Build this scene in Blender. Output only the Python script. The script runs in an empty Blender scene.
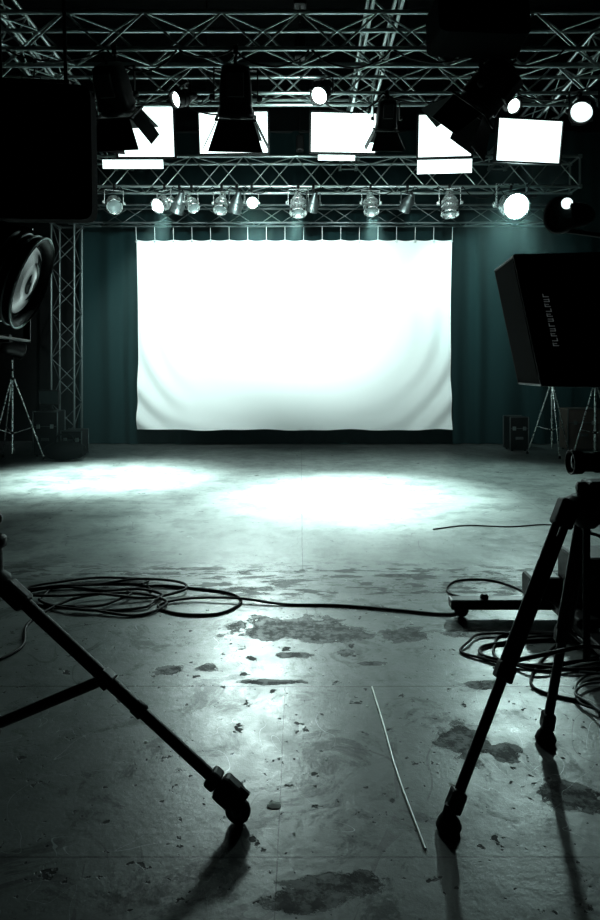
import bpy, bmesh, math, random
from mathutils import Vector, Matrix
random.seed(7)
V = Vector
sc = bpy.context.scene
COL = sc.collection

# ------------------------------------------------------------------ materials
def new_mat(name):
    m = bpy.data.materials.new(name); m.use_nodes = True
    nt = m.node_tree; b = nt.nodes['Principled BSDF']
    return m, nt, b

def pmat(name, col, rough=0.5, metal=0.0, spec=0.5, noise=0.0, nscale=20, bump=0.0, emis=None, estr=0.0):
    m, nt, b = new_mat(name)
    b.inputs['Base Color'].default_value = (*col, 1)
    b.inputs['Roughness'].default_value = rough
    b.inputs['Metallic'].default_value = metal
    b.inputs['Specular IOR Level'].default_value = spec
    if emis:
        b.inputs['Emission Color'].default_value = (*emis, 1)
        b.inputs['Emission Strength'].default_value = estr
    if noise > 0 or bump > 0:
        tc = nt.nodes.new('ShaderNodeTexCoord'); n = nt.nodes.new('ShaderNodeTexNoise')
        n.inputs['Scale'].default_value = nscale; n.inputs['Detail'].default_value = 4
        nt.links.new(tc.outputs['Object'], n.inputs['Vector'])
        mr = nt.nodes.new('ShaderNodeMapRange')
        mr.inputs['To Min'].default_value = max(0.02, rough - noise); mr.inputs['To Max'].default_value = min(1, rough + noise)
        nt.links.new(n.outputs['Fac'], mr.inputs['Value']); nt.links.new(mr.outputs['Result'], b.inputs['Roughness'])
        if bump > 0:
            bp = nt.nodes.new('ShaderNodeBump'); bp.inputs['Strength'].default_value = bump; bp.inputs['Distance'].default_value = 0.004
            nt.links.new(n.outputs['Fac'], bp.inputs['Height']); nt.links.new(bp.outputs['Normal'], b.inputs['Normal'])
    return m

BLACK = pmat('black_painted_metal', (0.005, 0.006, 0.006), 0.42, 0.0, 0.4, 0.1, 30)
RUBBER = pmat('black_rubber', (0.006, 0.007, 0.007), 0.6, 0.0, 0.3, 0.1, 40)
FABRIC = pmat('black_fabric', (0.003, 0.004, 0.004), 0.85, 0.0, 0.08, 0.05, 200, 0.3)
ALU = pmat('truss_aluminium', (0.46, 0.53, 0.52), 0.36, 0.9, 0.5, 0.1, 25)
ALUD = pmat('dull_dimmed_aluminium', (0.18, 0.21, 0.21), 0.45, 0.85, 0.5, 0.1, 25)
SILVER = pmat('polished_silver', (0.8, 0.85, 0.84), 0.28, 0.8, 0.5, 0.08, 25)
GREYP = pmat('grey_plastic', (0.10, 0.12, 0.12), 0.5)
BROWN = pmat('plywood_brown', (0.16, 0.12, 0.10), 0.7, 0, 0.3, 0.1, 12)
LABEL = pmat('label_print', (0.8, 0.85, 0.85), 0.6)
GLASS = pmat('lens_glass', (0.02, 0.03, 0.03), 0.06, 0.0, 0.8)
LENSG = pmat('fresnel_lens_grey', (0.25, 0.3, 0.3), 0.2, 0.3, 0.8)
EM_PANEL = pmat('lit_diffuser', (0.9, 0.95, 0.95), 0.6, emis=(0.84, 1.0, 0.98), estr=1.8)
EM_STRIP = pmat('reflection_glow_and_lens', (0.9, 0.95, 0.95), 0.6, emis=(0.84, 1.0, 0.98), estr=1.3)
EM_LAMP = pmat('lit_lens', (0.9, 0.95, 0.95), 0.4, emis=(0.85, 1.0, 0.98), estr=7.0)
EM_HOT = pmat('hot_lamp_lens', (0.9, 0.95, 0.95), 0.4, emis=(0.75, 1.0, 0.97), estr=80.0)
DEBRIS = pmat('paper_scrap', (0.5, 0.53, 0.5), 0.8)
WIRE = pmat('pale_wire', (0.7, 0.73, 0.7), 0.4, 0.3)
WALLM = pmat('black_wall_paint', (0.005, 0.006, 0.006), 0.85, 0, 0.2, 0.1, 4)

# ------------------------------------------------------------------ mesh builder
def rot_yp(yaw, pitch, roll=0.0):
    return Matrix.Rotation(yaw, 4, 'Z') @ Matrix.Rotation(pitch, 4, 'X') @ Matrix.Rotation(roll, 4, 'Y')

class MB:
    def __init__(s):
        s.v = []; s.f = []; s.m = []; s.sm = []; s.mats = []; s.M = Matrix.Identity(4)
    def mi(s, mat):
        if mat not in s.mats: s.mats.append(mat)
        return s.mats.index(mat)
    def add(s, verts, faces, mat, smooth=False):
        o = len(s.v)
        for p in verts: s.v.append(s.M @ V(p))
        k = s.mi(mat)
        for f in faces:
            s.f.append([i + o for i in f]); s.m.append(k)
            s.sm.append(smooth)
    def rings(s, rings, mat, caps=True, smooth=True, closed=True):
        n = len(rings[0]); vs = [p for r in rings for p in r]; fs = []
        for i in range(len(rings) - 1):
            for j in range(n if closed else n - 1):
                a = i * n + j; b = i * n + (j + 1) % n
                fs.append([a, b, b + n, a + n])
        s.add(vs, fs, mat, smooth)
        if caps and closed:
            s.add(rings[0], [list(range(n))[::-1]], mat); s.add(rings[-1], [list(range(n))], mat)
    def tube(s, a, b, r, mat, r2=None, seg=8):
        a = V(a); b = V(b); r2 = r if r2 is None else r2
        d = (b - a)
        if d.length < 1e-6: return
        d.normalize(); x = d.orthogonal().normalized(); y = d.cross(x)
        R = []
        for p, rr in ((a, r), (b, r2)):
            R.append([p + (x * math.cos(2 * math.pi * i / seg) + y * math.sin(2 * math.pi * i / seg)) * rr for i in range(seg)])
        s.rings(R, mat)
    def sweep(s, pts, r, mat, seg=6):
        pts = [V(p) for p in pts]; R = []
        t0 = (pts[1] - pts[0]).normalized(); x = t0.orthogonal().normalized()
        for i, p in enumerate(pts):
            t = (pts[min(i + 1, len(pts) - 1)] - pts[max(i - 1, 0)])
            if t.length < 1e-7: continue
            t.normalize(); x = (x - t * x.dot(t)).normalized(); y = t.cross(x)
            R.append([p + (x * math.cos(2 * math.pi * k / seg) + y * math.sin(2 * math.pi * k / seg)) * r for k in range(seg)])
        s.rings(R, mat)
    def lathe(s, prof, mat, o=(0, 0, 0), axis=(0, 1, 0), seg=24, caps=True):
        o = V(o); d = V(axis).normalized(); x = d.orthogonal().normalized(); y = d.cross(x); R = []
        for r, h in prof:
            R.append([o + d * h + (x * math.cos(2 * math.pi * i / seg) + y * math.sin(2 * math.pi * i / seg)) * max(r, 0.0005) for i in range(seg)])
        s.rings(R, mat, caps)
    def box(s, c, size, mat, R=None, bev=0.0):
        bm = bmesh.new(); bmesh.ops.create_cube(bm, size=1.0)
        for v in bm.verts: v.co = V((v.co.x * size[0], v.co.y * size[1], v.co.z * size[2]))
        if bev > 0:
            bmesh.ops.bevel(bm, geom=bm.edges[:], offset=bev, segments=2, affect='EDGES', profile=0.5)
        bm.verts.index_update(); c = V(c)
        vs = [(R @ v.co if R else v.co.copy()) + c for v in bm.verts]
        fs = [[v.index for v in f.verts] for f in bm.faces]
        bm.free(); s.add(vs, fs, mat)
    def slab(s, quad, th, mat):
        q = [V(p) for p in quad]; n = (q[1] - q[0]).cross(q[3] - q[0]).normalized() * th * 0.5
        vs = [p - n for p in q] + [p + n for p in q]
        s.add(vs, [[3, 2, 1, 0], [4, 5, 6, 7], [0, 1, 5, 4], [1, 2, 6, 5], [2, 3, 7, 6], [3, 0, 4, 7]], mat)
    def rsq(s, y, hx, hz, n=2.0, k=4.5, cz=0.0, seg=24):
        out = []
        for i in range(seg):
            a = 2 * math.pi * i / seg; c, d = math.cos(a), math.sin(a)
            out.append(V((math.copysign(abs(c) ** (2 / k), c) * hx, y, cz + math.copysign(abs(d) ** (2 / k), d) * hz)))
        return out
    def obj(s, name):
        lo = V((min(p[i] for p in s.v) for i in range(3))); hi = V((max(p[i] for p in s.v) for i in range(3)))
        c = (lo + hi) / 2; c.z = lo.z
        me = bpy.data.meshes.new(name); me.from_pydata([p - c for p in s.v], [], s.f)
        for m in s.mats: me.materials.append(m)
        me.polygons.foreach_set('material_index', s.m); me.polygons.foreach_set('use_smooth', s.sm)
        me.update()
        bm = bmesh.new(); bm.from_mesh(me); bmesh.ops.recalc_face_normals(bm, faces=bm.faces[:]); bm.to_mesh(me); bm.free()
        o = bpy.data.objects.new(name, me); o.location = c; COL.objects.link(o); return o

def smooth_path(pts, n=10, closed=False):
    pts = [V(p) for p in pts]; out = []
    P = [pts[0] * 2 - pts[1]] + pts + [pts[-1] * 2 - pts[-2]]
    for i in range(1, len(P) - 2):
        p0, p1, p2, p3 = P[i - 1:i + 3]
        for k in range(n):
            t = k / n
            out.append(0.5 * ((2 * p1) + (p2 - p0) * t + (2 * p0 - 5 * p1 + 4 * p2 - p3) * t * t + (3 * p1 - p0 - 3 * p2 + p3) * t ** 3))
    out.append(pts[-1]); return out

def add_spot(parent, name, loc, target, power, angle, blend=0.5, size=0.08, col=(0.82, 1.0, 0.97)):
    l = bpy.data.lights.new(name, 'SPOT'); l.energy = power; l.spot_size = math.radians(angle); l.spot_blend = blend
    l.shadow_soft_size = size; l.color = col
    o = bpy.data.objects.new(name, l); COL.objects.link(o)
    o.rotation_euler = (V(target) - V(loc)).to_track_quat('-Z', 'Y').to_euler()
    if parent: 
        o.parent = parent; o.location = V(loc) - parent.location
    else: o.location = loc
    return o

# ------------------------------------------------------------------ room shell
def floor_mat():
    m, nt, b = new_mat('worn_studio_floor'); N = nt.nodes; L = nt.links
    tc = N.new('ShaderNodeTexCoord'); P = tc.outputs['Object']
    sep = N.new('ShaderNodeSeparateXYZ'); L.new(P, sep.inputs[0]); X, Y = sep.outputs[0], sep.outputs[1]
    def math_(op, a, bb=None, clamp=False):
        n = N.new('ShaderNodeMath'); n.operation = op; n.use_clamp = clamp
        for i, q in enumerate((a, bb)):
            if q is None: continue
            if isinstance(q, (int, float)): n.inputs[i].default_value = q
            else: L.new(q, n.inputs[i])
        return n.outputs[0]
    def noise(scale, detail=5, rough=0.6, dist=0.0, vec=None):
        n = N.new('ShaderNodeTexNoise'); n.inputs['Scale'].default_value = scale; n.inputs['Detail'].default_value = detail
        n.inputs['Roughness'].default_value = rough; n.inputs['Distortion'].default_value = dist
        L.new(vec or P, n.inputs['Vector']); return n.outputs['Fac']
    def ramp(v, a, bb):   # smooth 0..1
        n = N.new('ShaderNodeMapRange'); n.interpolation_type = 'SMOOTHSTEP'
        n.inputs['From Min'].default_value = a; n.inputs['From Max'].default_value = bb
        L.new(v, n.inputs['Value']); return n.outputs['Result']
    def mixc(f, a, c):
        n = N.new('ShaderNodeMix'); n.data_type = 'RGBA'
        L.new(f, n.inputs[0])
        for i, q in ((6, a), (7, c)):
            if isinstance(q, tuple): n.inputs[i].default_value = (*q, 1)
            else: L.new(q, n.inputs[i])
        return n.outputs[2]
    n1 = noise(0.9); n2 = noise(6.0, 8, 0.7); n3 = noise(35, 6, 0.7); nw = noise(2.2, 3); n4 = noise(2.6, 9, 0.72, 0.4); n5 = noise(3.2, 8, 0.75, 0.8)
    base = mixc(ramp(n1, 0.35, 0.65), (0.18, 0.20, 0.195), (0.26, 0.285, 0.275))
    base = mixc(math_('MULTIPLY', ramp(n2, 0.45, 0.68), 0.5), base, (0.10, 0.12, 0.115))
    base = mixc(math_('MULTIPLY', ramp(n4, 0.48, 0.60), 0.55), base, (0.068, 0.082, 0.078))
    base = mixc(math_('MULTIPLY', ramp(n3, 0.5, 0.75), 0.45), base, (0.34, 0.38, 0.37))
    # front zone is bare and grimier (y below ~4.75, ragged edge)
    ye = math_('ADD', Y, math_('MULTIPLY', math_('SUBTRACT', n2, 0.5), 0.8))
    front = math_('SUBTRACT', 1.0, ramp(ye, 4.68, 4.78))
    base = mixc(math_('MULTIPLY', front, 0.5), base, (0.068, 0.08, 0.076))
    grime = math_('MULTIPLY', math_('MULTIPLY', ramp(n5, 0.52, 0.60), front), 0.6)
    base = mixc(grime, base, (0.03, 0.038, 0.036))
    # flaking band
    band = math_('MULTIPLY', ramp(Y, 4.05, 4.4), math_('SUBTRACT', 1.0, ramp(Y, 4.85, 5.2)))
    fl = N.new('ShaderNodeMapping'); fl.inputs['Scale'].default_value = (0.55, 1.6, 1); L.new(P, fl.inputs[0])
    flk = math_('MULTIPLY', ramp(noise(7.5, 7, 0.68, 0.3, fl.outputs[0]), 0.51, 0.55), math_('MULTIPLY', band, 0.85))
    # scattered spots
    sp = math_('MULTIPLY', ramp(noise(9, 5, 0.6, 0.2), 0.64, 0.66), math_('SUBTRACT', 1.0, ramp(Y, 4.3, 4.9)))
    sp2 = math_('MULTIPLY', ramp(noise(28, 3, 0.5, 0.2), 0.68, 0.71), math_('SUBTRACT', 1.0, ramp(Y, 4.3, 5.2)))
    # big stains
    stains = [(-.05, 3.78, .40, .21), (.16, 3.70, .28, .16), (.60, 3.68, .17, .12), (-.65, 3.25, .07, .06), (-.46, 3.27, .06, .05), (.24, 3.45, .05, .05),
              (.665, 2.62, .12, .14), (.80, 2.55, .08, .06), (.96, 2.28, .12, .09), (-.14, 3.12, .2, .03), (.10, 1.90, .16, .05), (.02, 1.84, .12, .05),
              (.36, 3.32, .10, .03), (-.05, 3.42, .12, .04), (.9, 3.1, .1, .05), (-.8, 4.9, .3, .04), (.75, 4.75, .25, .05), (-1.7, 2.7, .15, .1),
              (1.0, 3.7, .2, .08), (.45, 4.1, .16, .05), (-.35, 4.45, .2, .05)]
    dmin = None
    for (x, y, rx, ry) in stains:
        dx = math_('DIVIDE', math_('SUBTRACT', X, x), rx); dy = math_('DIVIDE', math_('SUBTRACT', Y, y), ry)
        d = math_('SQRT', math_('ADD', math_('MULTIPLY', dx, dx), math_('MULTIPLY', dy, dy)))
        dmin = d if dmin is None else math_('MINIMUM', dmin, d)
    dn = math_('ADD', dmin, math_('MULTIPLY', math_('SUBTRACT', noise(8, 8, 0.72), 0.5), 3.0))
    st = math_('MULTIPLY', math_('SUBTRACT', 1.0, ramp(dn, 0.80, 0.92)), math_('ADD', 0.65, math_('MULTIPLY', ramp(noise(16, 5, 0.7), 0.42, 0.56), 0.35)))
    dark = math_('MAXIMUM', math_('MAXIMUM', math_('MAXIMUM', flk, sp), st), sp2)
    base = mixc(math_('MULTIPLY', dark, 0.9), base, (0.006, 0.009, 0.009))
    # hair cracks and scuffs
    def hair(scale, w, dist):
        nn = noise(scale, 2, 0.5, dist); return math_('LESS_THAN', math_('ABSOLUTE', math_('SUBTRACT', nn, 0.5)), w)
    ck = math_('MULTIPLY', hair(0.8, 0.0012, 1.0), ramp(nw, 0.45, 0.5))
    base = mixc(math_('MULTIPLY', ck, 0.6), base, (0.03, 0.035, 0.035))
    sk = math_('MULTIPLY', hair(1.7, 0.0012, 1.6), ramp(noise(1.4, 2), 0.50, 0.56))
    base = mixc(math_('MULTIPLY', sk, 0.6), base, (0.45, 0.5, 0.49))
    # panel seams
    seam = None
    wob = math_('MULTIPLY', math_('SUBTRACT', n2, 0.5), 0.010)
    def line(c, c0, w, mask=None):
        d = math_('LESS_THAN', math_('ABSOLUTE', math_('ADD', math_('SUBTRACT', c, c0), wob)), w)
        return math_('MULTIPLY', d, mask) if mask is not None else d
    near = math_('LESS_THAN', Y, 3.08); far = math_('GREATER_THAN', Y, 4.83)
    for s_ in (line(Y, 3.08, .006), line(Y, 2.0, .004), line(Y, 4.83, .006), line(Y, 7.3, .004),
               line(X, 0.02, .004, far), line(X, -2.6, .003, far), line(X, 2.6, .003, far),
               line(X, -0.07, .002, near)):
        seam = s_ if seam is None else math_('MAXIMUM', seam, s_)
    base = mixc(math_('MULTIPLY', seam, 0.65), base, (0.02, 0.025, 0.025))
    L.new(base, b.inputs['Base Color'])
    r = math_('ADD', math_('MULTIPLY', n2, 0.40), 0.13); r = math_('ADD', r, math_('MULTIPLY', dark, 0.2))
    L.new(r, b.inputs['Roughness'])
    h = math_('SUBTRACT', math_('ADD', math_('MULTIPLY', n3, 0.35), math_('MULTIPLY', n2, 0.7)), math_('ADD', math_('MULTIPLY', seam, 0.8), math_('MULTIPLY', dark, 0.4)))
    bp = N.new('ShaderNodeBump'); bp.inputs['Strength'].default_value = 0.45; bp.inputs['Distance'].default_value = 0.007
    L.new(h, bp.inputs['Height']); L.new(bp.outputs['Normal'], b.inputs['Normal'])
    L.new(math_('SUBTRACT', 0.5, math_('MULTIPLY', math_('MAXIMUM', dark, grime), 0.38)), b.inputs['Specular IOR Level'])
    return m

def plain_box(name, lo, hi, mat):
    me = bpy.data.meshes.new(name); vs = [(x, y, z) for x in (lo[0], hi[0]) for y in (lo[1], hi[1]) for z in (lo[2], hi[2])]
    me.from_pydata(vs, [], [[0, 1, 3, 2], [4, 6, 7, 5], [0, 4, 5, 1], [2, 3, 7, 6], [0, 2, 6, 4], [1, 5, 7, 3]])
    me.materials.append(mat); bm = bmesh.new(); bm.from_mesh(me); bmesh.ops.recalc_face_normals(bm, faces=bm.faces[:]); bm.to_mesh(me); bm.free()
    o = bpy.data.objects.new(name, me); COL.objects.link(o); return o
XW, YB, YF, ZC = 6.8, 13.7, -3.0, 7.5
plain_box('floor', (-XW, YF, -0.1), (XW, YB, 0), floor_mat())
plain_box('ceiling', (-XW, YF, ZC), (XW, YB, ZC + 0.1), WALLM)
plain_box('wall_back', (-XW, YB, 0), (XW, YB + 0.1, ZC), WALLM)
plain_box('wall_front', (-XW, YF - 0.1, 0), (XW, YF, ZC), WALLM)
plain_box('wall_left', (-XW - 0.1, YF, 0), (-XW, YB, ZC), WALLM)
plain_box('wall_right', (XW, YF, 0), (XW + 0.1, YB, ZC), WALLM)

# ------------------------------------------------------------------ back curtain
def curtain():
    m = MB(); M_ = pmat('teal_stage_drape', (0.009, 0.032, 0.034), 0.85, 0, 0.15, 0.08, 60, 0.2)
    x0, x1, z0, z1 = -4.45, 6.3, 0.015, 6.3; nx, nz = 520, 26; vs = []; fs = []
    for j in range(nz + 1):
        t = j / nz; z = z0 + (z1 - z0) * t
        for i in range(nx + 1):
            x = x0 + (x1 - x0) * i / nx
            ph = x * 11.5 + 1.3 * math.sin(x * 2.1) + 0.5 * math.sin(x * 5.3 + t)
            amp = 0.03 + 0.02 * math.sin(x * 1.7 + 1) + 0.015 * (1 - t)
            vs.append((x + 0.012 * math.sin(z * 1.3 + x * 3), 13.1 + amp * math.sin(ph) + 0.03 * math.sin(x * 6 + z * 0.6), z))
    for j in range(nz):
        for i in range(nx):
            a = j * (nx + 1) + i; fs.append([a, a + 1, a + nx + 2, a + nx + 1])
    m.add(vs, fs, M_, True)
    m.tube((x0 - .1, 13.1, z1), (x1 + .1, 13.1, z1), 0.03, BLACK)
    for k in range(8): m.tube((x0 + .3 + k * 1.45, 13.1, z1), (x0 + .3 + k * 1.45, 13.1, ZC), 0.01, BLACK, seg=6)
    return m.obj('stage_curtain')
curtain()

# ------------------------------------------------------------------ white projection cloth
def screen():
    m = MB(); M_ = pmat('white_screen_cloth', (0.82, 0.86, 0.85), 0.9, 0, 0.15)
    x0, x1, z0, z1 = -3.14, 2.92, 0.35, 4.0; nx, nz = 200, 130; vs = []; fs = []; W = x1 - x0; H = z1 - z0
    for j in range(nz + 1):
        v = j / nz
        for i in range(nx + 1):
            u = i / nx
            x = x0 + W * u; z = z0 + H * v
            pin = 0.03 * math.sin(v * math.pi)
            x += pin * (1 - 2 * u) * abs(1 - 2 * u) ** 2
            z += (1 - v) ** 6 * (0.010 * math.sin(u * 21) + 0.006 * math.sin(u * 47 + 1)) + (v ** 8) * (-0.022 * abs(math.sin(u * math.pi * 17)))
            y = 12.47 + 0.008 * math.sin(u * 39 + 0.6 * math.sin(v * 4)) * (0.35 + v) + 0.010 * math.sin(u * 15 + 1)
            for (uc, sgn) in ((0.0, 1), (1.0, -1)):
                du = abs(u - uc) * W; dv = v * H
                r = math.hypot(du - 2.0, dv - 2.1)
                w_ = math.exp(-(du / 0.75) ** 2) * max(0, 1 - dv / 2.6) ** 0.8
                y += 0.05 * w_ * math.sin(r * 15 + sgn)
                w2 = math.exp(-(dv / 0.35) ** 2) * math.exp(-(du / 1.7) ** 2)
                y += 0.03 * w2 * math.sin(r * 13 + 2)
            y += (1 - v) ** 5 * 0.012 * math.sin(u * 30)
            vs.append((x, y, z))
    for j in range(nz):
        for i in range(nx):
            a = j * (nx + 1) + i; fs.append([a, a + 1, a + nx + 2, a + nx + 1])
    m.add(vs, fs, M_, True)
    for k in range(18):
        x = x0 + W * (k / 17)
        m.tube((x, 12.47, z1 - 0.01), (x, 12.44, 4.24), 0.006, LABEL, seg=6)
        m.lathe([(0.012, 0), (0.022, 0.004), (0.012, 0.012)], SILVER, (x, 12.455, z1 - 0.04), (0, -1, 0), 10)
    return m.obj('projection_screen_cloth')
screen()

# ------------------------------------------------------------------ trusses
def truss(m, p0, p1, w, h, bay, rc=0.022, rb=0.010, mat=ALU, up=V((0, 0, 1))):
    p0 = V(p0); p1 = V(p1); u = (p1 - p0); Ln = u.length; u.normalize(); sd = u.cross(up).normalized(); upv = sd.cross(u)
    C = [sd * (w / 2 * a) + upv * (h / 2 * b) for a, b in ((-1, -1), (1, -1), (1, 1), (-1, 1))]
    for c in C: m.tube(p0 + c, p1 + c, rc, mat, seg=8)
    n = max(1, round(Ln / bay)); st = Ln / n
    for f in range(4):
        a, b = C[f], C[(f + 1) % 4]
        for i in range(n):
            q0, q1 = p0 + u * (st * i), p0 + u * (st * (i + 1))
            if (i + f) % 2: a_, b_ = a, b
            else: a_, b_ = b, a
            m.tube(q0 + a_, q1 + b_, rb, mat, seg=6)
    for e in (p0, p1):
        for f in range(4): m.tube(e + C[f], e + C[(f + 1) % 4], rc * 0.8, mat, seg=6)
        for f in range(4):
            m.box(e + C[f], (0.06, 0.06, 0.06), mat)
def hoists(m, xs, y, z, L=0.0):
    for x in xs:
        m.tube((x, y, z), (x, y, ZC), 0.007, BLACK, seg=6)
        m.box((x, y, z + 0.28), (0.13, 0.16, 0.26), BLACK, bev=0.02)

def swags(m, xs, y, z, r=0.007):
    for i in range(len(xs) - 1):
        a, b = xs[i], xs[i + 1]; s_ = random.uniform(.08, .28) * min(1, abs(b - a) / .6)
        m.sweep(smooth_path([(a, y, z), (a + (b - a) * .2, y - .03, z - s_ * .7), ((a + b) / 2 + .04, y - .04, z - s_), (a + (b - a) * .85, y - .03, z - s_ * .6), (b, y, z)], 6), r, RUBBER)
m = MB(); truss(m, (-3.95, 11.0, 4.8), (4.65, 11.0, 4.8), 0.4, 0.5, 0.42, 0.024, 0.011); hoists(m, (-3.5, 0, 4.2), 11.0, 5.05)
swags(m, (-3.5, -3.0, -2.45, -2.1, -1.7, -1.45, -1.15, -.9, -.5, -.1, .35, .8, 1.1, 1.6, 1.9, 2.3, 2.7, 3.3, 3.8), 10.78, 4.54); m.obj('lighting_truss')
m = MB(); truss(m, (-4.3, 12.3, 4.42), (5.1, 12.3, 4.42), 0.3, 0.33, 0.5, 0.02, 0.009, ALUD); hoists(m, (-3.8, 0.3, 4.4), 12.3, 4.6); m.obj('lighting_truss')
m = MB(); truss(m, (-6.0, 8.05, 5.03), (6.0, 8.05, 5.03), 0.35, 0.35, 0.36, 0.024, 0.011); hoists(m, (-4, 0, 4), 8.05, 5.2)
swags(m, (-3.4, -2.4, -1.5, -.6, .2, 1.0, 1.9, 2.6, 3.4), 7.86, 4.85, .009); m.obj('lighting_truss')
m = MB(); truss(m, (-5.0, 6.55, 4.83), (5.0, 6.55, 4.83), 0.35, 0.36, 0.38, 0.024, 0.011); hoists(m, (-4, 0, 4), 6.55, 5.0)
swags(m, (-2.9, -1.9, -1.2, -.65, .1, .9, 1.75, 2.6), 6.37, 4.65, .009); m.obj('lighting_truss')
m = MB(); truss(m, (-4.0, 4.0, 4.83), (4.0, 4.0, 4.83), 0.35, 0.36, 0.38, 0.024, 0.011); hoists(m, (-3, 0, 3), 4.0, 5.0); m.obj('lighting_truss')
for X_ in (-3.3, 0.9, 3.7):
    m = MB(); truss(m, (X_, 6.2, 5.42), (X_, 12.2, 5.42), 0.3, 0.3, 0.42, 0.022, 0.010, ALU); hoists(m, (X_,), 7.2, 5.6); hoists(m, (X_,), 11.6, 5.6); m.obj('lighting_truss')
m = MB(); truss(m, (-4.34, 12.1, 0.06), (-4.34, 12.1, 4.2), 0.42, 0.42, 0.42, 0.022, 0.010, ALUD, up=V((0, 1, 0)))  # darker metal colour here stands for the weak light on the tower
m.box((-4.34, 12.1, 0.02), (0.6, 0.6, 0.04), BLACK, bev=0.008); m.obj('truss_tower')
m = MB(); m.tube((-4.6, 9.75, 5.55), (4.9, 9.75, 5.55), 0.025, ALU, seg=10)
for x in (-4.2, -1.4, 1.6, 4.4): m.tube((x, 9.75, 5.55), (x, 9.75, ZC), 0.008, BLACK, seg=6)
m.obj('lighting_pipe')

# ------------------------------------------------------------------ fixtures
def clamp(m, x, y, z, s=1.0):
    m.lathe([(0.03 * s, -0.02), (0.042 * s, -0.02), (0.042 * s, 0.02), (0.03 * s, 0.02)], BLACK, (x, y, z), (1, 0, 0), 14)
    m.box((x, y, z - 0.045 * s), (0.045 * s, 0.05 * s, 0.03 * s), BLACK, bev=0.004)
def yoke(m, s, hw, up, mat):
    m.box((hw, 0, up / 2 - 0.01), (0.012, 0.035, up + 0.04), mat, bev=0.003)
    m.box((-hw, 0, up / 2 - 0.01), (0.012, 0.035, up + 0.04), mat, bev=0.003)
    m.box((0, 0, up), (2 * hw + 0.012, 0.035, 0.012), mat, bev=0.003)
    for a in (-1, 1): m.lathe([(0.018, 0), (0.028, 0.008), (0.028, 0.03), (0.015, 0.038)], mat, (a * hw, 0, 0), (a, 0, 0), 12)

def fresnel(name, pivot, yaw, pitch, s, hang, lens=GLASS, doors=(35, 35, 28, 28), hy=None):
    m = MB(); pv = V(pivot); yaw = math.radians(yaw); pitch = math.radians(pitch)
    m.M = Matrix.Translation(pv) @ rot_yp(yaw, pitch) @ Matrix.Scale(s, 4)
    m.rings([m.rsq(-0.26, .07, .08), m.rsq(-0.245, .115, .125), m.rsq(-0.1, .135, .15), m.rsq(0.06, .14, .155), m.rsq(0.10, .15, .16)], BLACK, smooth=True)
    for k in range(6): m.box((0, -0.21 + k * 0.045, 0.155), (0.16, 0.012, 0.03), BLACK)
    m.box((0, -0.12, -0.155), (0.14, 0.2, 0.06), BLACK, bev=0.01)
    m.lathe([(0.152, 0.09), (0.158, 0.10), (0.158, 0.15), (0.145, 0.155), (0.142, 0.13)], BLACK, caps=False)
    m.lathe([(0.143, 0.128), (0.11, 0.14), (0.06, 0.147), (0.0, 0.15)], lens, caps=False)
    for a in (-1, 1):
        m.box((a * .165, .16, 0), (.02, .015, .35), BLACK); m.box((0, .16, a * .165), (.35, .015, .02), BLACK)
    hq = 0.16
    for i, (ax, sg) in enumerate((('z', 1), ('z', -1), ('x', 1), ('x', -1))):
        ang = math.radians(doors[i]); Ld = 0.27; w0 = 0.15; w1 = 0.23
        dy, do = math.cos(ang) * Ld, math.sin(ang) * Ld
        if ax == 'z': q = [(-w0, .17, sg * hq), (w0, .17, sg * hq), (w1, .17 + dy, sg * (hq + do)), (-w1, .17 + dy, sg * (hq + do))]
        else: q = [(sg * hq, .17, -w0), (sg * hq, .17, w0), (sg * (hq + do), .17 + dy, w0 * 0.85), (sg * (hq + do), .17 + dy, -w0 * 0.85)]
        m.slab(q, 0.005, BLACK)
    m.tube((0, -.26, 0), (0, -.32, -.03), 0.012, RUBBER)
    m.M = Matrix.Translation(pv) @ rot_yp(yaw, 0) @ Matrix.Scale(s, 4)
    yoke(m, s, 0.185, 0.24, BLACK)
    m.M = Matrix.Identity(4)
    hy = pv.y if hy is None else hy
    m.sweep([pv + V((0, 0, 0.24 * s)), V((pv.x, (pv.y + hy) / 2, pv.z + 0.24 * s + 0.01)), V((pv.x, hy, hang))], 0.012, BLACK)
    clamp(m, pv.x, hy, hang)
    d = (rot_yp(yaw, pitch) @ V((0, 1, 0)))
    return m.obj(name), d

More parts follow.
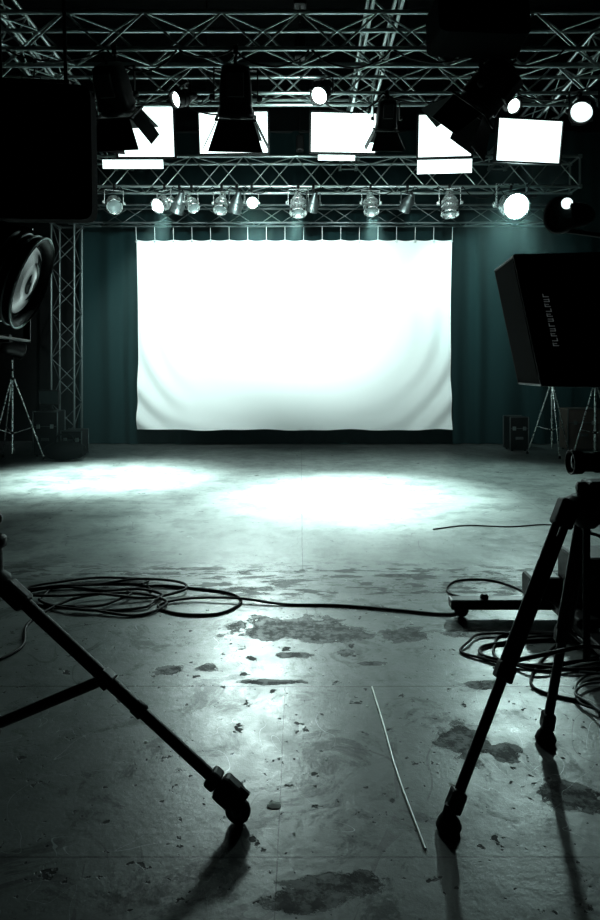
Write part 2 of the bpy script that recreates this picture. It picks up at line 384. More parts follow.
def par(name, pivot, yaw, pitch, s, hang, lens=LENSG, mat=SILVER, hy=None, below=False):
    m = MB(); pv = V(pivot); yaw = math.radians(yaw); pitch = math.radians(pitch)
    m.M = Matrix.Translation(pv) @ rot_yp(yaw, pitch) @ Matrix.Scale(s, 4)
    m.lathe([(0.0, -0.22), (0.045, -0.22), (0.055, -0.19), (0.06, -0.12), (0.10, -0.06), (0.118, 0.0), (0.12, 0.16), (0.13, 0.165), (0.13, 0.19), (0.118, 0.19), (0.114, 0.12)], mat, seg=28, caps=False)
    m.lathe([(0.115, 0.12), (0.08, 0.13), (0.04, 0.137), (0.0, 0.14)], lens, caps=False)
    for y in (-0.02, 0.06): m.lathe([(0.119, y), (0.124, y + .004), (0.124, y + .012), (0.119, y + .016)], mat, caps=False)
    for k in range(4):
        a = math.pi / 4 + k * math.pi / 2
        m.box((0.132 * math.cos(a), 0.18, 0.132 * math.sin(a)), (0.03, 0.02, 0.03), BLACK)
    m.tube((0, -.22, 0), (0, -.26, -.02), 0.012, RUBBER)
    m.M = Matrix.Translation(pv) @ rot_yp(yaw, 0) @ Matrix.Scale(s, 4)
    if below: m.M = m.M @ Matrix.Rotation(math.pi, 4, 'Y')
    yoke(m, s, 0.15, 0.2, mat)
    m.M = Matrix.Identity(4); hy = pv.y if hy is None else hy; k = -1 if below else 1
    m.sweep([pv + V((0, 0, k * 0.2 * s)), V((pv.x, (pv.y + hy) / 2, pv.z + k * (0.2 * s + 0.01))), V((pv.x, hy, hang))], 0.011, BLACK)
    if not below: clamp(m, pv.x, hy, hang)
    return m.obj(name), rot_yp(yaw, pitch) @ V((0, 1, 0))

f1, d = fresnel('fresnel_spotlight', (-0.63, 6.38, 4.17), 4, -62, 1.15, 4.65)
f2, d = fresnel('fresnel_spotlight', (1.83, 6.38, 4.22), 62, -48, 1.2, 4.65, doors=(26, 26, 24, 24))
f3, d = fresnel('fresnel_spotlight', (-1.82, 6.38, 4.20), -8, -52, 1.1, 4.65)
f4, d = fresnel('fresnel_spotlight', (1.05, 7.88, 4.55), 0, -60, 0.85, 4.85)
f5, d = fresnel('fresnel_spotlight', (-2.3, 7.88, 4.55), 20, -40, 0.8, 4.85)
l1, d = par('par_can_light', (0.27, 7.74, 4.80), 155, -35, 0.85, 4.97, EM_LAMP, BLACK, hy=7.86)
l2, d = par('par_can_light', (-1.38, 7.74, 4.74), 135, -25, 0.8, 4.97, EM_LAMP, BLACK, hy=7.86)
l3, d = par('par_can_light', (2.50, 7.74, 4.66), 190, -30, 0.7, 4.85, EM_LAMP, BLACK, hy=7.86)
l4, d = par('par_can_light', (3.38, 7.74, 4.62), 145, -35, 1.1, 4.85, EM_STRIP, BLACK, hy=7.86)
l5, d = par('par_can_light', (-3.2, 7.74, 4.85), 190, -30, 0.7, 5.20, EM_STRIP, BLACK, hy=7.86)

spec = [(-3.08, 200, -35, 1.0, LENSG), (-2.25, 150, -30, 1.0, EM_LAMP), (-1.80, 215, -50, 0.8, LENSG), (-1.30, 170, -60, .9, LENSG), (-.80, 190, -15, .75, EM_LAMP),
        (-.03, 178, -70, 1.1, LENSG), (.22, 20, -60, .8, LENSG), (1.17, 185, -65, 1.0, LENSG), (1.78, 20, -40, .8, LENSG), (2.48, 170, -75, 1.15, LENSG), (-2.0, 30, -50, .9, LENSG), (-1.05, 30, -60, .9, LENSG)]
pars = {}
for (x, yw, pt, s_, ln) in spec:
    pars[x] = par('par_can_light', (x, 10.76, 4.27), yw, pt, s_, 4.55, ln, SILVER if yw > 60 else ALUD, hy=10.8)[0]
hot, d = par('par_can_light', (3.50, 10.76, 4.24), 178, -20, 1.65, 4.55, EM_HOT, SILVER, hy=10.8)
add_spot(hot, 'hot_beam', V((3.50, 10.76, 4.24)) + d * 0.36, (2.4, 9.0, 1.5), 1100, 90, 1.0, 0.16, (.75, 1, .96))

def bank(name, x, z, w, h, yaw, pitch, glow_strip=None):
    m = MB(); pv = V((x, 9.6, z)); m.M = Matrix.Translation(pv) @ rot_yp(math.radians(yaw), math.radians(pitch))
    m.rings([[V((-w * .3, .16, -h * .3)), V((w * .3, .16, -h * .3)), V((w * .3, .16, h * .3)), V((-w * .3, .16, h * .3))],
             [V((-w / 2, .03, -h / 2)), V((w / 2, .03, -h / 2)), V((w / 2, .03, h / 2)), V((-w / 2, .03, h / 2))]], BLACK, smooth=False)
    for a in (-1, 1):
        m.box((a * (w / 2), 0, 0), (.025, .07, h + .025), BLACK); m.box((0, 0, a * (h / 2)), (w + .025, .07, .025), BLACK)
    m.box((0, 0, 0), (w - .02, .012, h - .02), EM_PANEL)
    if glow_strip:
        m.box((glow_strip[0], -0.05, -h / 2 - .03 - glow_strip[2] / 2), (glow_strip[1], .012, glow_strip[2]), EM_STRIP)  # glowing strip stands in for reflections below the bank
        for a in (-1, 1): m.tube((glow_strip[0] + a * glow_strip[1] * .4, -.03, -h / 2), (glow_strip[0] + a * glow_strip[1] * .4, -.05, -h / 2 - .05), .008, BLACK)
    m.M = Matrix.Translation(pv)
    for a in (-1, 1): m.tube((a * w * .35, .05, h * .35), (a * w * .35, .15, 5.55 - z), .011, BLACK)
    m.M = Matrix.Identity(4)
    for a in (-1, 1): clamp(m, x + a * w * .35, 9.75, 5.55)
    return m.obj(name)
bank('softlight_bank', -2.28, 5.02, 0.86, 0.74, 0, 12, (-.2, .9, .13))
bank('softlight_bank', -0.98, 5.0, 1.04, 0.60, -3, 10)
bank('softlight_bank', 0.64, 5.0, 0.98, 0.58, 3, 10, (-.1, .55, .08))
bank('softlight_bank', 2.14, 4.96, 0.80, 0.62, -5, 12, (0, .8, .2))
bank('softlight_bank', 3.38, 4.88, 1.02, 0.62, 8, 10)

m = MB(); m.M = Matrix.Translation(V((1.64, 6.0, 4.68))) @ rot_yp(math.radians(4), math.radians(-8))
m.rings([m.rsq(-.2, .3, .14, k=8), m.rsq(-.18, .42, .20, k=10), m.rsq(.15, .44, .215, k=12), m.rsq(.17, .44, .215, k=12)], FABRIC, smooth=False)
for k in range(7): m.box((-.3 + k * .1, -.19, 0), (.02, .03, .3), BLACK)
m.M = Matrix.Identity(4)
for x in (1.3, 1.95): m.sweep([(x, 6.0, 4.88), (x, 6.15, 5.0), (x, 6.38, 5.01)], .012, BLACK); clamp(m, x, 6.38, 5.01)
m.obj('softlight_housing')

m = MB(); m.M = Matrix.Translation(V((-1.66, 4.0, 2.83))) @ rot_yp(math.radians(4), math.radians(4))  # black panel, taken for a flag, built as a hung cabinet
m.rings([m.rsq(-.07, .36, .385, k=14), m.rsq(-.06, .385, .405, k=14), m.rsq(.08, .385, .405, k=14), m.rsq(.14, .30, .33, k=14)], FABRIC, smooth=False)
m.box((0, -.075, 0), (.68, .012, .73), FABRIC, bev=.004)
m.box((0, .0, .43), (.5, .06, .02), BLACK)
m.M = Matrix.Identity(4)
for x in (-1.84, -1.44): m.tube((x, 4.0, 3.24), (x, 3.9, 4.65), .012, BLACK); clamp(m, x, 3.87, 4.65)
m.obj('hanging_black_panel')

# ------------------------------------------------------------------ stands
def light_stand(m, x, y, top, spread=0.42, apex=1.2, mat=ALUD, rot=0.3, low=0.0):
    m.tube((x, y, 0.12), (x, y, apex + .15), .018, mat); m.tube((x, y, apex + .15), (x, y, top), .013, mat)
    for h in (apex, apex + .15, 0.45): m.lathe([(.02, -.02), (.03, -.015), (.03, .02), (.02, .025)], BLACK, (x, y, h), (0, 0, 1), 12)
    for k in range(3):
        a = rot + k * 2 * math.pi / 3; dx, dy = math.cos(a) * spread, math.sin(a) * spread
        m.tube((x + dx * .06, y + dy * .06, apex), (x + dx, y + dy, .015), .012, mat)
        m.tube((x + dx * .05, y + dy * .05, .45), (x + dx * .62, y + dy * .62, apex * .4), .008, mat)
        m.lathe([(.02, 0), (.022, .01), (.016, .05)], RUBBER, (x + dx, y + dy, 0), (0, 0, 1), 10)
m = MB(); light_stand(m, -4.78, 10.8, 1.72, 0.5, 1.35, SILVER, 0.2)
m.M = Matrix.Translation(V((-4.78, 10.8, 1.85))) @ rot_yp(math.radians(-40), math.radians(-10))
m.lathe([(0, -.2), (.09, -.19), (.12, -.1), (.13, .1), (.15, .14), (.15, .17), (.13, .17)], BLACK, caps=False); m.lathe([(.13, .13), (.0, .16)], LENSG, caps=False)
m.M = Matrix.Identity(4); m.box((-4.78, 10.8, 1.70), (.05, .05, .06), BLACK); m.obj('light_stand')

for (sx_, sy_, st_, ro) in ((4.42, 11.4, 2.6, .45), (4.95, 10.9, 2.9, 1.2)):
    m = MB(); light_stand(m, sx_, sy_, st_, 0.42, 1.25, SILVER, ro)
    m.M = Matrix.Translation(V((sx_, sy_, st_ + .1))) @ rot_yp(math.radians(30), math.radians(-10))
    m.lathe([(0, -.2), (.09, -.19), (.12, -.1), (.13, .1), (.15, .14), (.15, .17), (.13, .17)], BLACK, caps=False); m.lathe([(.13, .13), (.0, .16)], LENSG, caps=False)
    m.M = Matrix.Identity(4); m.box((sx_, sy_, st_ - .02), (.05, .05, .08), BLACK); m.obj('light_stand')

# near-left round studio head on stand (ribbed front rings)
m = MB(); light_stand(m, -2.02, 3.15, 1.66, 0.32, 0.8, BLACK, 2.0)
hp = V((-1.38, 3.1, 1.95)); YW = math.radians(-84)
m.M = Matrix.Translation(hp) @ rot_yp(YW, math.radians(-20))
m.lathe([(0, -.30), (.09, -.30), (.12, -.26), (.15, -.12), (.18, .0), (.215, .03), (.225, .10), (.21, .11), (.19, .06)], BLACK, seg=40, caps=False)
for y in (-.02, .02, .06, .10): m.lathe([(.2 + y * .25, y), (.222 + y * .1, y + .003), (.222 + y * .1, y + .008), (.2 + y * .25, y + .011)], ALU, seg=40, caps=False)
m.lathe([(.2, .06), (.15, .08), (.145, .076), (.10, .095), (.095, .09), (.05, .102), (0, .105)], GLASS, seg=40, caps=False)
for k in range(14):
    a = k * math.pi / 7; m.box((.150 * math.cos(a), -.12, .150 * math.sin(a)), (.02, .18, .02), BLACK)
m.box((0, -.08, .18), (.10, .22, .08), BLACK, bev=.015); m.box((0, -.16, -.17), (.16, .20, .10), BLACK, bev=.015)
m.tube((0, -.16, .22), (0, .02, .24), .008, ALU); m.tube((0, -.18, .17), (0, -.16, .22), .008, BLACK); m.tube((0, .02, .20), (0, .02, .24), .008, BLACK)
m.M = Matrix.Translation(hp) @ rot_yp(YW, 0) @ Matrix.Rotation(math.pi, 4, 'Y')
yoke(m, 1, .25, .3, BLACK); m.M = Matrix.Identity(4)
m.tube(hp + V((0, 0, -.3)), (-2.02, 3.15, 1.62), .02, BLACK); m.obj('studio_spotlight')

# ------------------------------------------------------------------ softbox on right
m = MB(); light_stand(m, 1.86, 3.0, 1.6, 0.33, 0.8, BLACK, 0.3)
fw = V((-0.97, 0.10, -0.20)).normalized(); ax_ = V((-.985, .17, 0)).normalized(); C = V((0.985, 2.95, 1.71)); upv = V((0, 0, 1))
sd = fw.cross(upv).normalized(); u2 = sd.cross(fw); u3 = upv; sd3 = ax_.cross(upv).normalized()
def srect(t, a, b, k=1.0):
    U = (u2 * (1 - k) + u3 * k).normalized(); S = (sd * (1 - k) + sd3 * k).normalized()
    return [C - ax_ * t + S * (sx * a) + U * (sz * b) for sx, sz in ((-1, -1), (1, -1), (1, 1), (-1, 1))]
m.rings([srect(0.0, .20, .275, 0), srect(.04, .205, .28, 0), srect(.42, .17, .275, 1), srect(.66, .10, .17, 1)], FABRIC, smooth=False)
front = srect(-.005, .19, .26, 0); m.slab(front, .004, pmat('softbox_diffuser_off', (.004, .005, .005), .9, spec=.1))
for k in range(4):
    a, b_ = srect(0.0, .205, .28, 0), srect(.42, .173, .278, 1); m.tube(a[k], b_[k], .006, BLACK, seg=6); m.tube(a[k], a[(k + 1) % 4], .006, BLACK, seg=6)
    c_ = srect(.66, .10, .17, 1); m.tube(b_[k], c_[k], .006, BLACK, seg=6)
m.lathe([(.10, 0), (.12, .01), (.12, .05), (.08, .06), (.08, .2), (.0, .2)], BLACK, C - ax_ * .65, -ax_, 24)
side = -1 if (sd.y > 0) else 1
lo = [C - ax_ * .04 + sd * side * .2065, C - ax_ * .42 + sd3 * side * .1715]
tp = (lo[1] - lo[0]).normalized(); nrm = tp.cross(u2).normalized()
if nrm.y > 0: nrm = -nrm
R3 = Matrix((tp, u2, nrm)).transposed()
LP = pmat('printed_lettering_faint_glow', (.7, .75, .75), .5, emis=(.7, .8, .8), estr=.06)  # print that emits: faint glow added to make the lettering show
for k in range(11):
    c = lo[0] + tp * .05 + u2 * (.10 - k * .021) + nrm * .004
    m.box(c, (.024, .004, .002), LP, R3)
    m.box(c + tp * (.010 if k % 2 else -.010) + u2 * .006, (.004, .013, .002), LP, R3)
    if k % 3: m.box(c + u2 * .009, (.022 if k % 2 else .012, .0035, .002), LP, R3)
m.tube(C - ax_ * .82, (1.86, 3.0, 1.6), .02, BLACK)
m.obj('softbox_light')

m = MB(); light_stand(m, 2.25, 4.2, 2.36, 0.4, 0.9, BLACK, 0.9)
m.tube((2.25, 4.2, 2.33), (1.72, 4.2, 2.40), .016, BLACK)
m.M = Matrix.Translation(V((1.76, 4.2, 2.50))) @ rot_yp(math.radians(120), math.radians(-8))
m.lathe([(0, -.17), (.05, -.165), (.075, -.1), (.085, .0), (.1, .06), (.115, .1), (.115, .14), (.10, .14)], BLACK, caps=False)
m.lathe([(.1, .1), (.0, .12)], GLASS, caps=False); m.M = Matrix.Identity(4)
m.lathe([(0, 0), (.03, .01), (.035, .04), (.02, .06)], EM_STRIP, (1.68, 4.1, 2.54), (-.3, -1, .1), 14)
m.obj('studio_spotlight')

# ------------------------------------------------------------------ tripods and cameras
def video_camera(m, c, yaw):
    m.M = Matrix.Translation(V(c)) @ rot_yp(yaw, 0)
    m.box((0, -.06, 0), (.12, .30, .14), BLACK, bev=.015); m.box((0, -.22, .0), (.09, .06, .11), BLACK, bev=.01)
    m.lathe([(.03, .08), (.038, .09), (.038, .16), (.034, .165), (.034, .2), (.042, .21), (.045, .25), (.04, .25), (.035, .23)], BLACK, caps=False)
    m.lathe([(.036, .235), (.02, .243), (0, .245)], GLASS, caps=False)
    m.tube((0, -.16, .12), (0, .05, .12), .012, BLACK); m.tube((0, -.16, .07), (0, -.16, .12), .01, BLACK); m.tube((0, .05, .07), (0, .05, .12), .01, BLACK)
    m.box((.09, .0, .03), (.06, .08, .05), BLACK, bev=.006); m.M = Matrix.Identity(4)

def leg(m, a, b, knee=0.55):
    a = V(a); b = V(b); k = a.lerp(b, knee); d = (b - a).normalized(); sx = d.cross(V((0, 1, 0))).normalized()
    for q in (-1, 1): m.tube(a + sx * .016 * q, k + sx * .016 * q, .0145, BLACK, seg=10)
    m.tube(a.lerp(b, .1), b, .018, BLACK, seg=10)
    R = Matrix((sx, d, sx.cross(d))).transposed()
    m.box(k, (.062, .06, .045), BLACK, R, .008); m.box(a + d * .02, (.07, .1, .06), BLACK, R, .01)
    m.lathe([(.006, 0), (.016, .006), (.016, .018), (.01, .022)], BLACK, k, sx, 12)
    return d, sx, R

m = MB(); A = [(.965, 2.35, 1.0), (1.07, 2.43, 1.0), (1.09, 2.31, 1.0)]; B = [(.485, 2.12, .035), (.99, 2.62, .035), (1.45, 2.25, .035)]
for a, b in zip(A, B):
    d, sx, R = leg(m, a, b)
    m.box(V(b) - d * .06, (.05, .07, .05), BLACK, R, .01)
    m.lathe([(.0, -.035), (.036, -.035), (.042, -.02), (.034, .0), (.02, .02), (.012, .05)], RUBBER, V(b), (0, 0, 1), 16)
    m.lathe([(.01, 0), (.022, .005), (.022, .02), (.01, .025)], BLACK, V(b) - d * .07, -sx, 10)
cx, cy = 1.04, 2.36
m.lathe([(.03, .93), (.06, .96), (.075, 1.0), (.075, 1.03), (.05, 1.045)], BLACK, (cx, cy, 0), (0, 0, 1), 24)
m.tube((cx, cy, .45), (cx, cy, .95), .014, BLACK)
for a, b in zip(A, B): m.tube((cx, cy, .5), V(a).lerp(V(b), .52), .008, BLACK)
m.lathe([(.045, 1.04), (.055, 1.05), (.055, 1.06), (.035, 1.07)], BLACK, (cx + .02, cy, 0), (0, 0, 1), 24)
m.box((cx + .05, cy, 1.075), (.11, .09, .05), BLACK, bev=.01); m.lathe([(.01, 0), (.025, .006), (.025, .03), (.01, .036)], BLACK, (cx - .0, cy, 1.07), (-1, 0, 0), 14)
m.tube((cx + .03, cy + .03, 1.08), (cx + .42, cy + .15, .95), .009, BLACK); m.tube((cx + .3, cy + .113, .99), (cx + .42, cy + .15, .95), .015, RUBBER)
video_camera(m, (cx + .19, cy, 1.165), math.radians(90))
m.obj('camera_tripod')

m = MB(); AP = V((-1.10, 2.33, .74)); feet = [V((-.24, 2.16, .10)), V((-1.75, 1.6, .10)), V((-2.0, 2.8, .10))]; hub = V((-1.10, 2.3, .235))
for i, b in enumerate(feet):
    a = AP + (b - AP).normalized() * .08; a.z = .72
    m.tube(a, a.lerp(b, .6), .0225, BLACK, seg=12); m.tube(a.lerp(b, .4), b, .0195, BLACK, seg=12)
    d = (b - a).normalized(); sx = d.cross(V((0, 1, 0))).normalized(); R = Matrix((sx, d, sx.cross(d))).transposed()
    m.lathe([(.02, -.012), (.026, -.008), (.026, .03), (.02, .034)], BLACK, a.lerp(b, .6), d, 14); m.box(a + d * .03, (.065, .11, .06), BLACK, R, .014)
    m.lathe([(.01, 0), (.026, .006), (.026, .03), (.012, .036)], BLACK, a + d * .03, (0, -1, 0), 14)
    m.tube(hub, a.lerp(b, .46), .019, BLACK, seg=10); m.box(a.lerp(b, .46), (.052, .05, .05), BLACK, R, .006)
    m.box(b + V((0, 0, .0)), (.085, .075, .06), BLACK, R, .014); m.box(b - d * .06, (.06, .04, .06), BLACK, R, .01)
    out = V((b.x - AP.x, b.y - AP.y, 0)).normalized(); wc = V((b.x, b.y, .042)) + out * .035; ax = out.cross(V((0, 0, 1)))
    m.lathe([(.0, -.014), (.034, -.014), (.042, -.008), (.042, .008), (.034, .014), (.0, .014)], RUBBER, wc, ax, 24)
    m.lathe([(.018, -.018), (.018, .018)], ALUD, wc, ax, 12)
    for q in (-1, 1): m.tube(wc + ax * .02 * q, V((b.x, b.y, .10)) + ax * .02 * q, .008, BLACK)
    m.lathe([(.03, 0), (.034, .008), (.02, .02)], BLACK, (b.x, b.y, .10), (0, 0, 1), 14)
    m.box(wc + V((0, 0, .05)) + out * .01, (.05, .04, .012), BLACK, R)
m.tube(hub - V((0, 0, .03)), AP + V((0, 0, .02)), .016, BLACK); m.lathe([(.03, -.03), (.04, -.02), (.04, .03), (.02, .04)], BLACK, hub, (0, 0, 1), 16)
m.lathe([(.03, -.04), (.06, -.02), (.06, .02), (.035, .04), (.03, .12), (.045, .13), (.045, .16), (.03, .17)], BLACK, AP, (0, 0, 1), 24)
m.box(AP + V((-.05, 0, .20)), (.1, .1, .08), BLACK, bev=.012)
m.lathe([(.01, 0), (.03, .006), (.034, .03), (.02, .045)], BLACK, AP + V((.0, -.03, .235)), (.8, -.5, 0), 16)
m.tube(AP + V((-.03, 0, .2)), AP + V((-.42, -.2, .08)), .009, BLACK)
video_camera(m, AP + V((-.17, 0, .325)), math.radians(20))
m.obj('camera_tripod')

# ------------------------------------------------------------------ low dolly platform, cases
m = MB()
m.box((1.27, 3.95, .085), (.72, .09, .06), BLACK, bev=.01); m.box((1.55, 3.6, .085), (.09, .8, .05), BLACK, bev=.01)
m.box((1.72, 3.75, .13), (.45, .5, .05), BLACK, bev=.012)
for (x, y) in ((.98, 3.95), (1.55, 3.27), (1.88, 3.95)):
    m.lathe([(0, -.014), (.034, -.014), (.042, -.006), (.042, .006), (.034, .014), (0, .014)], RUBBER, (x, y, .042), (0, 1, 0), 18)
    m.tube((x, y - .02, .045), (x, y, .1), .01, BLACK); m.tube((x, y + .02, .045), (x, y, .1), .01, BLACK)
m.lathe([(.02, 0), (.025, .01), (.025, .03), (.015, .04)], BLACK, (1.12, 3.95, .10), (0, 0, 1), 14)
m.box((1.74, 3.8, .30), (.36, .3, .28), BLACK, bev=.02); m.box((1.46, 3.92, .20), (.2, .16, .14), BLACK, bev=.02)
for k in range(3): m.lathe([(.02, 0), (.026, .004), (.026, .016), (.012, .02)], GREYP, (1.62 + k * .09, 3.645, .34), (0, -1, 0), 14)
m.sweep(smooth_path([(1.6, 3.8, .44), (1.58, 3.75, .52), (1.66, 3.74, .56), (1.76, 3.76, .52), (1.78, 3.8, .44)]), .01, BLACK)
m.obj('equipment_dolly')

def case(name, c, size, mat=BLACK):
    m = MB(); x, y, z = c; w, d, h = size
    m.box((x, y, z + h / 2 + .03), size, mat, bev=.012)
    for a in (-1, 1):
        for b in (-1, 1):
            m.tube((x + a * w / 2, y + b * d / 2, z + .03), (x + a * w / 2, y + b * d / 2, z + h + .03), .012, ALUD, seg=6)
            m.tube((x + a * (w / 2 - .05), y + b * (d / 2 - .05), z), (x + a * (w / 2 - .05), y + b * (d / 2 - .05), z + .035), .02, RUBBER)
        m.tube((x - w / 2, y + a * d / 2, z + h + .03), (x + w / 2, y + a * d / 2, z + h + .03), .012, ALUD, seg=6)
        m.tube((x - w / 2, y + a * d / 2, z + h * .7), (x + w / 2, y + a * d / 2, z + h * .7), .008, ALUD, seg=6)
    for a in (-1, 1): m.box((x + a * w * .28, y - d / 2 - .008, z + h * .7), (.06, .02, .07), ALU, bev=.004)
    m.box((x, y - d / 2 - .01, z + h * .4), (.14, .02, .05), GREYP, bev=.006)
    return m.obj(name)
case('flight_case', (4.05, 12.2, 0), (.34, .4, .6))
case('flight_case', (5.25, 12.2, 0), (.6, .4, .75), BROWN)
case('flight_case', (-3.95, 11.4, 0), (.36, .36, .42))
case('flight_case', (-4.40, 11.4, 0), (.42, .36, .75))
m = MB(); m.box((-4.40, 11.4, 1.02), (.36, .06, .26), BLACK, bev=.01); m.box((-4.40, 11.365, 1.02), (.32, .006, .22), GLASS); m.box((-4.40, 11.42, .87), (.06, .05, .14), BLACK); m.box((-4.40, 11.42, .803), (.2, .16, .02), BLACK, bev=.004); m.obj('video_monitor')
m = MB(); R_ = []
for k in range(11):
    t = k / 10; x = -4.18 + t * .62; r = .17 * (math.sin(math.pi * (0.08 + .84 * t)) ** .45)
    R_.append([V((x, 10.7 + math.cos(a) * r * .9, .17 + math.sin(a) * r * (.95 + .06 * math.sin(5 * t + 3 * a)))) for a in [2 * math.pi * i / 18 for i in range(18)]])
m.rings(R_, FABRIC); m.sweep(smooth_path([(-4.03, 10.7, .32), (-3.98, 10.68, .42), (-3.87, 10.68, .45), (-3.76, 10.68, .42), (-3.71, 10.7, .32)]), .012, FABRIC); m.obj('equipment_bag')

# ------------------------------------------------------------------ cables
random.seed(11)
def loops(cx, cy, rx, ry, n, j, r, rot=0.0):
    out = []; st = 12
    for k in range(int(n * st)):
        a = 2 * math.pi * k / st; q = 1 + random.uniform(-j, j) * .5; g = k / st
        ox = math.sin(g * 1.9) * rx * j; oy = math.cos(g * 2.7) * ry * j
        x = math.cos(a) * rx * q + ox; y = math.sin(a) * ry * q + oy
        out.append((cx + x * math.cos(rot) - y * math.sin(rot), cy + x * math.sin(rot) + y * math.cos(rot), r * (1.0 + (0.9 * (k % 5) / 2 if g > .5 else 0))))
    return out
m = MB(); r = .0085
p = loops(-1.42, 4.28, .42, .22, 2.2, .30, r, -.1) + [(-1.0, 4.5, r), (-.75, 4.45, r), (-.48, 4.35, r), (-.38, 4.18, r), (-.5, 3.98, r), (-.75, 3.98, r), (-.9, 4.12, r), (-.72, 4.22, 2 * r), (-.4, 4.2, 3 * r), (-.1, 4.14, r), (.25, 4.12, r), (.6, 4.04, r), (.9, 3.97, r), (1.05, 4.06, r)]
m.sweep(smooth_path(p, 8), r, RUBBER)
m.sweep(smooth_path([(-2.6, 3.9, r), (-2.1, 3.75, r), (-1.85, 3.45, r), (-1.62, 3.3, r), (-1.5, 3.5, r), (-1.6, 3.85, r), (-1.45, 4.2, 3 * r), (-1.1, 4.3, 3 * r), (-.85, 4.15, 2 * r), (-1.0, 3.95, r), (-1.4, 4.05, 3 * r)], 8), r, RUBBER)
m.sweep(smooth_path(loops(-1.5, 4.38, .5, .18, 1.6, .35, 2 * r, .15), 8), r, RUBBER)
m.obj('power_cable_coil')
m = MB(); r = .007
m.sweep(smooth_path(loops(1.28, 3.45, .34, .2, 4.3, .22, r, .1) + [(1.1, 3.1, r), (1.3, 2.9, r), (1.28, 2.72, r), (1.36, 2.6, r), (1.6, 2.6, r), (1.8, 2.8, r)], 8), r, RUBBER)
m.sweep(smooth_path(loops(1.48, 2.95, .25, .2, 2.4, .2, 2 * r, .3), 8), .006, GREYP)
m.sweep(smooth_path([(1.25, 4.15, r), (1.0, 4.35, r), (1.1, 4.6, r), (1.35, 4.62, r), (1.5, 4.4, r), (1.45, 4.2, r), (1.62, 4.15, r)], 8), r, RUBBER)
m.obj('power_cable_coil')
m = MB(); m.sweep(smooth_path([(1.25, 6.1, .006), (1.6, 6.25, .006), (2.0, 6.2, .006), (2.4, 6.28, .006), (2.7, 6.05, .006), (2.5, 5.9, .006)], 8), .006, RUBBER); m.obj('floor_cable')
m = MB(); m.sweep(smooth_path([(.34, 3.07, .004), (.352, 2.75, .004), (.362, 2.4, .004), (.392, 2.03, .004)], 8), .004, WIRE); m.obj('floor_wire')
m = MB()
for (x, y, s_) in ((-.09, 2.24, .035), (-.62, 2.62, .014), (.1, 2.5, .008), (-.3, 3.5, .01), (.55, 2.35, .012), (-.28, 3.85, .012), (.3, 2.9, .01), (-1.0, 3.1, .012), (.75, 3.2, .012), (.2, 3.6, .008), (-.02, 2.1, .008), (.42, 3.3, .008)):
    n = 7; ring = []
    for k in range(n):
        a = 2 * math.pi * k / n; q = s_ * random.uniform(.6, 1.0); ring.append((x + math.cos(a) * q, y + math.sin(a) * q * .7, .002 + random.uniform(0, s_ * .06)))
    m.add(ring + [(x, y, .003 + s_ * .08)], [[k, (k + 1) % n, n] for k in range(n)], DEBRIS)
m.obj('paper_scraps')

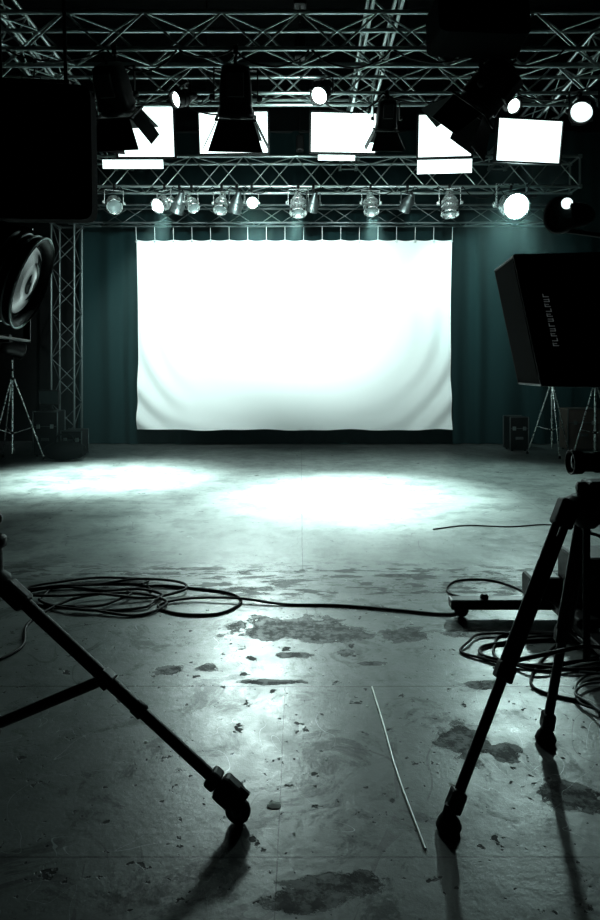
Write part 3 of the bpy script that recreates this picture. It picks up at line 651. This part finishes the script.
# ------------------------------------------------------------------ light
TINT = (0.84, 1.0, 0.98); TEAL = (0.80, 1.0, 0.965); DEEP = (.62, 1, .97)
for o, src, tgt, pw, an, bl, tc, sz in (
        (f1, (-.6, 6.75, 3.75), (-1.1, 12.5, 2.7), 1150, 62, 1.0, TINT, .06),
        (f1, (-.55, 6.75, 3.75), (.3, 12.5, 2.9), 1150, 46, 1.0, TINT, .06),
        (f2, (1.4, 6.65, 3.75), (2.2, 12.5, 2.5), 1300, 62, 1.0, TINT, .06),
        (f3, (-1.8, 6.75, 3.80), (-2.7, 12.5, 2.5), 1300, 60, 1.0, TINT, .06),
        (f4, (1.05, 8.15, 4.2), (.75, 7.9, 0), 3800, 54, 1.0, TEAL, .1),
        (f5, (-2.2, 8.2, 4.25), (-2.6, 9.2, 0), 4200, 50, 1.0, TEAL, .1),
        (pars[-2.25], (-2.15, 10.5, 4.1), (-2.9, 9.0, 0), 3200, 50, 1.0, TEAL, .1),
        (pars[1.17], (1.17, 10.5, 4.0), (1.0, 7.9, 0), 2200, 44, 1.0, TEAL, .1),
        (pars[-.03], (-.03, 10.5, 4.0), (-.6, 8.2, 0), 2000, 50, 1.0, TEAL, .1),
        (pars[-.8], (-.8, 10.5, 4.15), (-.1, 6.6, 0), 1900, 54, 1.0, TEAL, .35),
        (f1, (0, 7.0, 4.3), (0, 10.9, 4.45), 240, 90, 1.0, TEAL, .1),  # added fill, not this spotlight's own beam: brightens par cans and truss
        (pars[1.78], (1.78, 11.0, 4.1), (4.6, 13.1, 2.4), 230, 80, 1.0, DEEP, .1),  # added wash to brighten the right side of the curtain, no real lamp
        (pars[-1.05], (-1.3, 11.0, 4.1), (-4.2, 13.1, 2.4), 50, 80, 1.0, DEEP, .1)):  # weaker added wash for the left side of the curtain, no real lamp
    add_spot(o, 'beam', src, tgt, pw, an, bl, sz, tc)

# thin theatrical haze hanging over the back of the stage
hz = bpy.data.materials.new('stage_haze'); hz.use_nodes = True; nt = hz.node_tree; nt.nodes.remove(nt.nodes['Principled BSDF'])
vs_ = nt.nodes.new('ShaderNodeVolumeScatter'); vs_.inputs['Color'].default_value = (.6, .9, .9, 1); vs_.inputs['Density'].default_value = 0.008; vs_.inputs['Anisotropy'].default_value = 0.5
nt.links.new(vs_.outputs[0], nt.nodes['Material Output'].inputs['Volume'])
plain_box('stage_haze', (-XW + .05, 8.9, .02), (XW - .05, YB - .05, ZC - .05), hz)

w = bpy.data.worlds.new('dark_studio'); sc.world = w; w.use_nodes = True
w.node_tree.nodes['Background'].inputs[0].default_value = (0.02, 0.035, 0.035, 1); w.node_tree.nodes['Background'].inputs[1].default_value = 0.01

# ------------------------------------------------------------------ camera
cd = bpy.data.cameras.new('camera'); cam = bpy.data.objects.new('camera', cd); COL.objects.link(cam)
cam.location = (0, 0, 1.5); cam.rotation_euler = (math.radians(90), 0, 0)
cd.sensor_width = 36; cd.lens = 650 / 920 * 36; cd.shift_y = -90 / 920; cd.clip_start = 0.05
sc.camera = cam
try:
    sc.view_settings.view_transform = 'Standard'; sc.view_settings.look = 'None'; sc.view_settings.gamma = 0.82
except Exception as e: print(e)
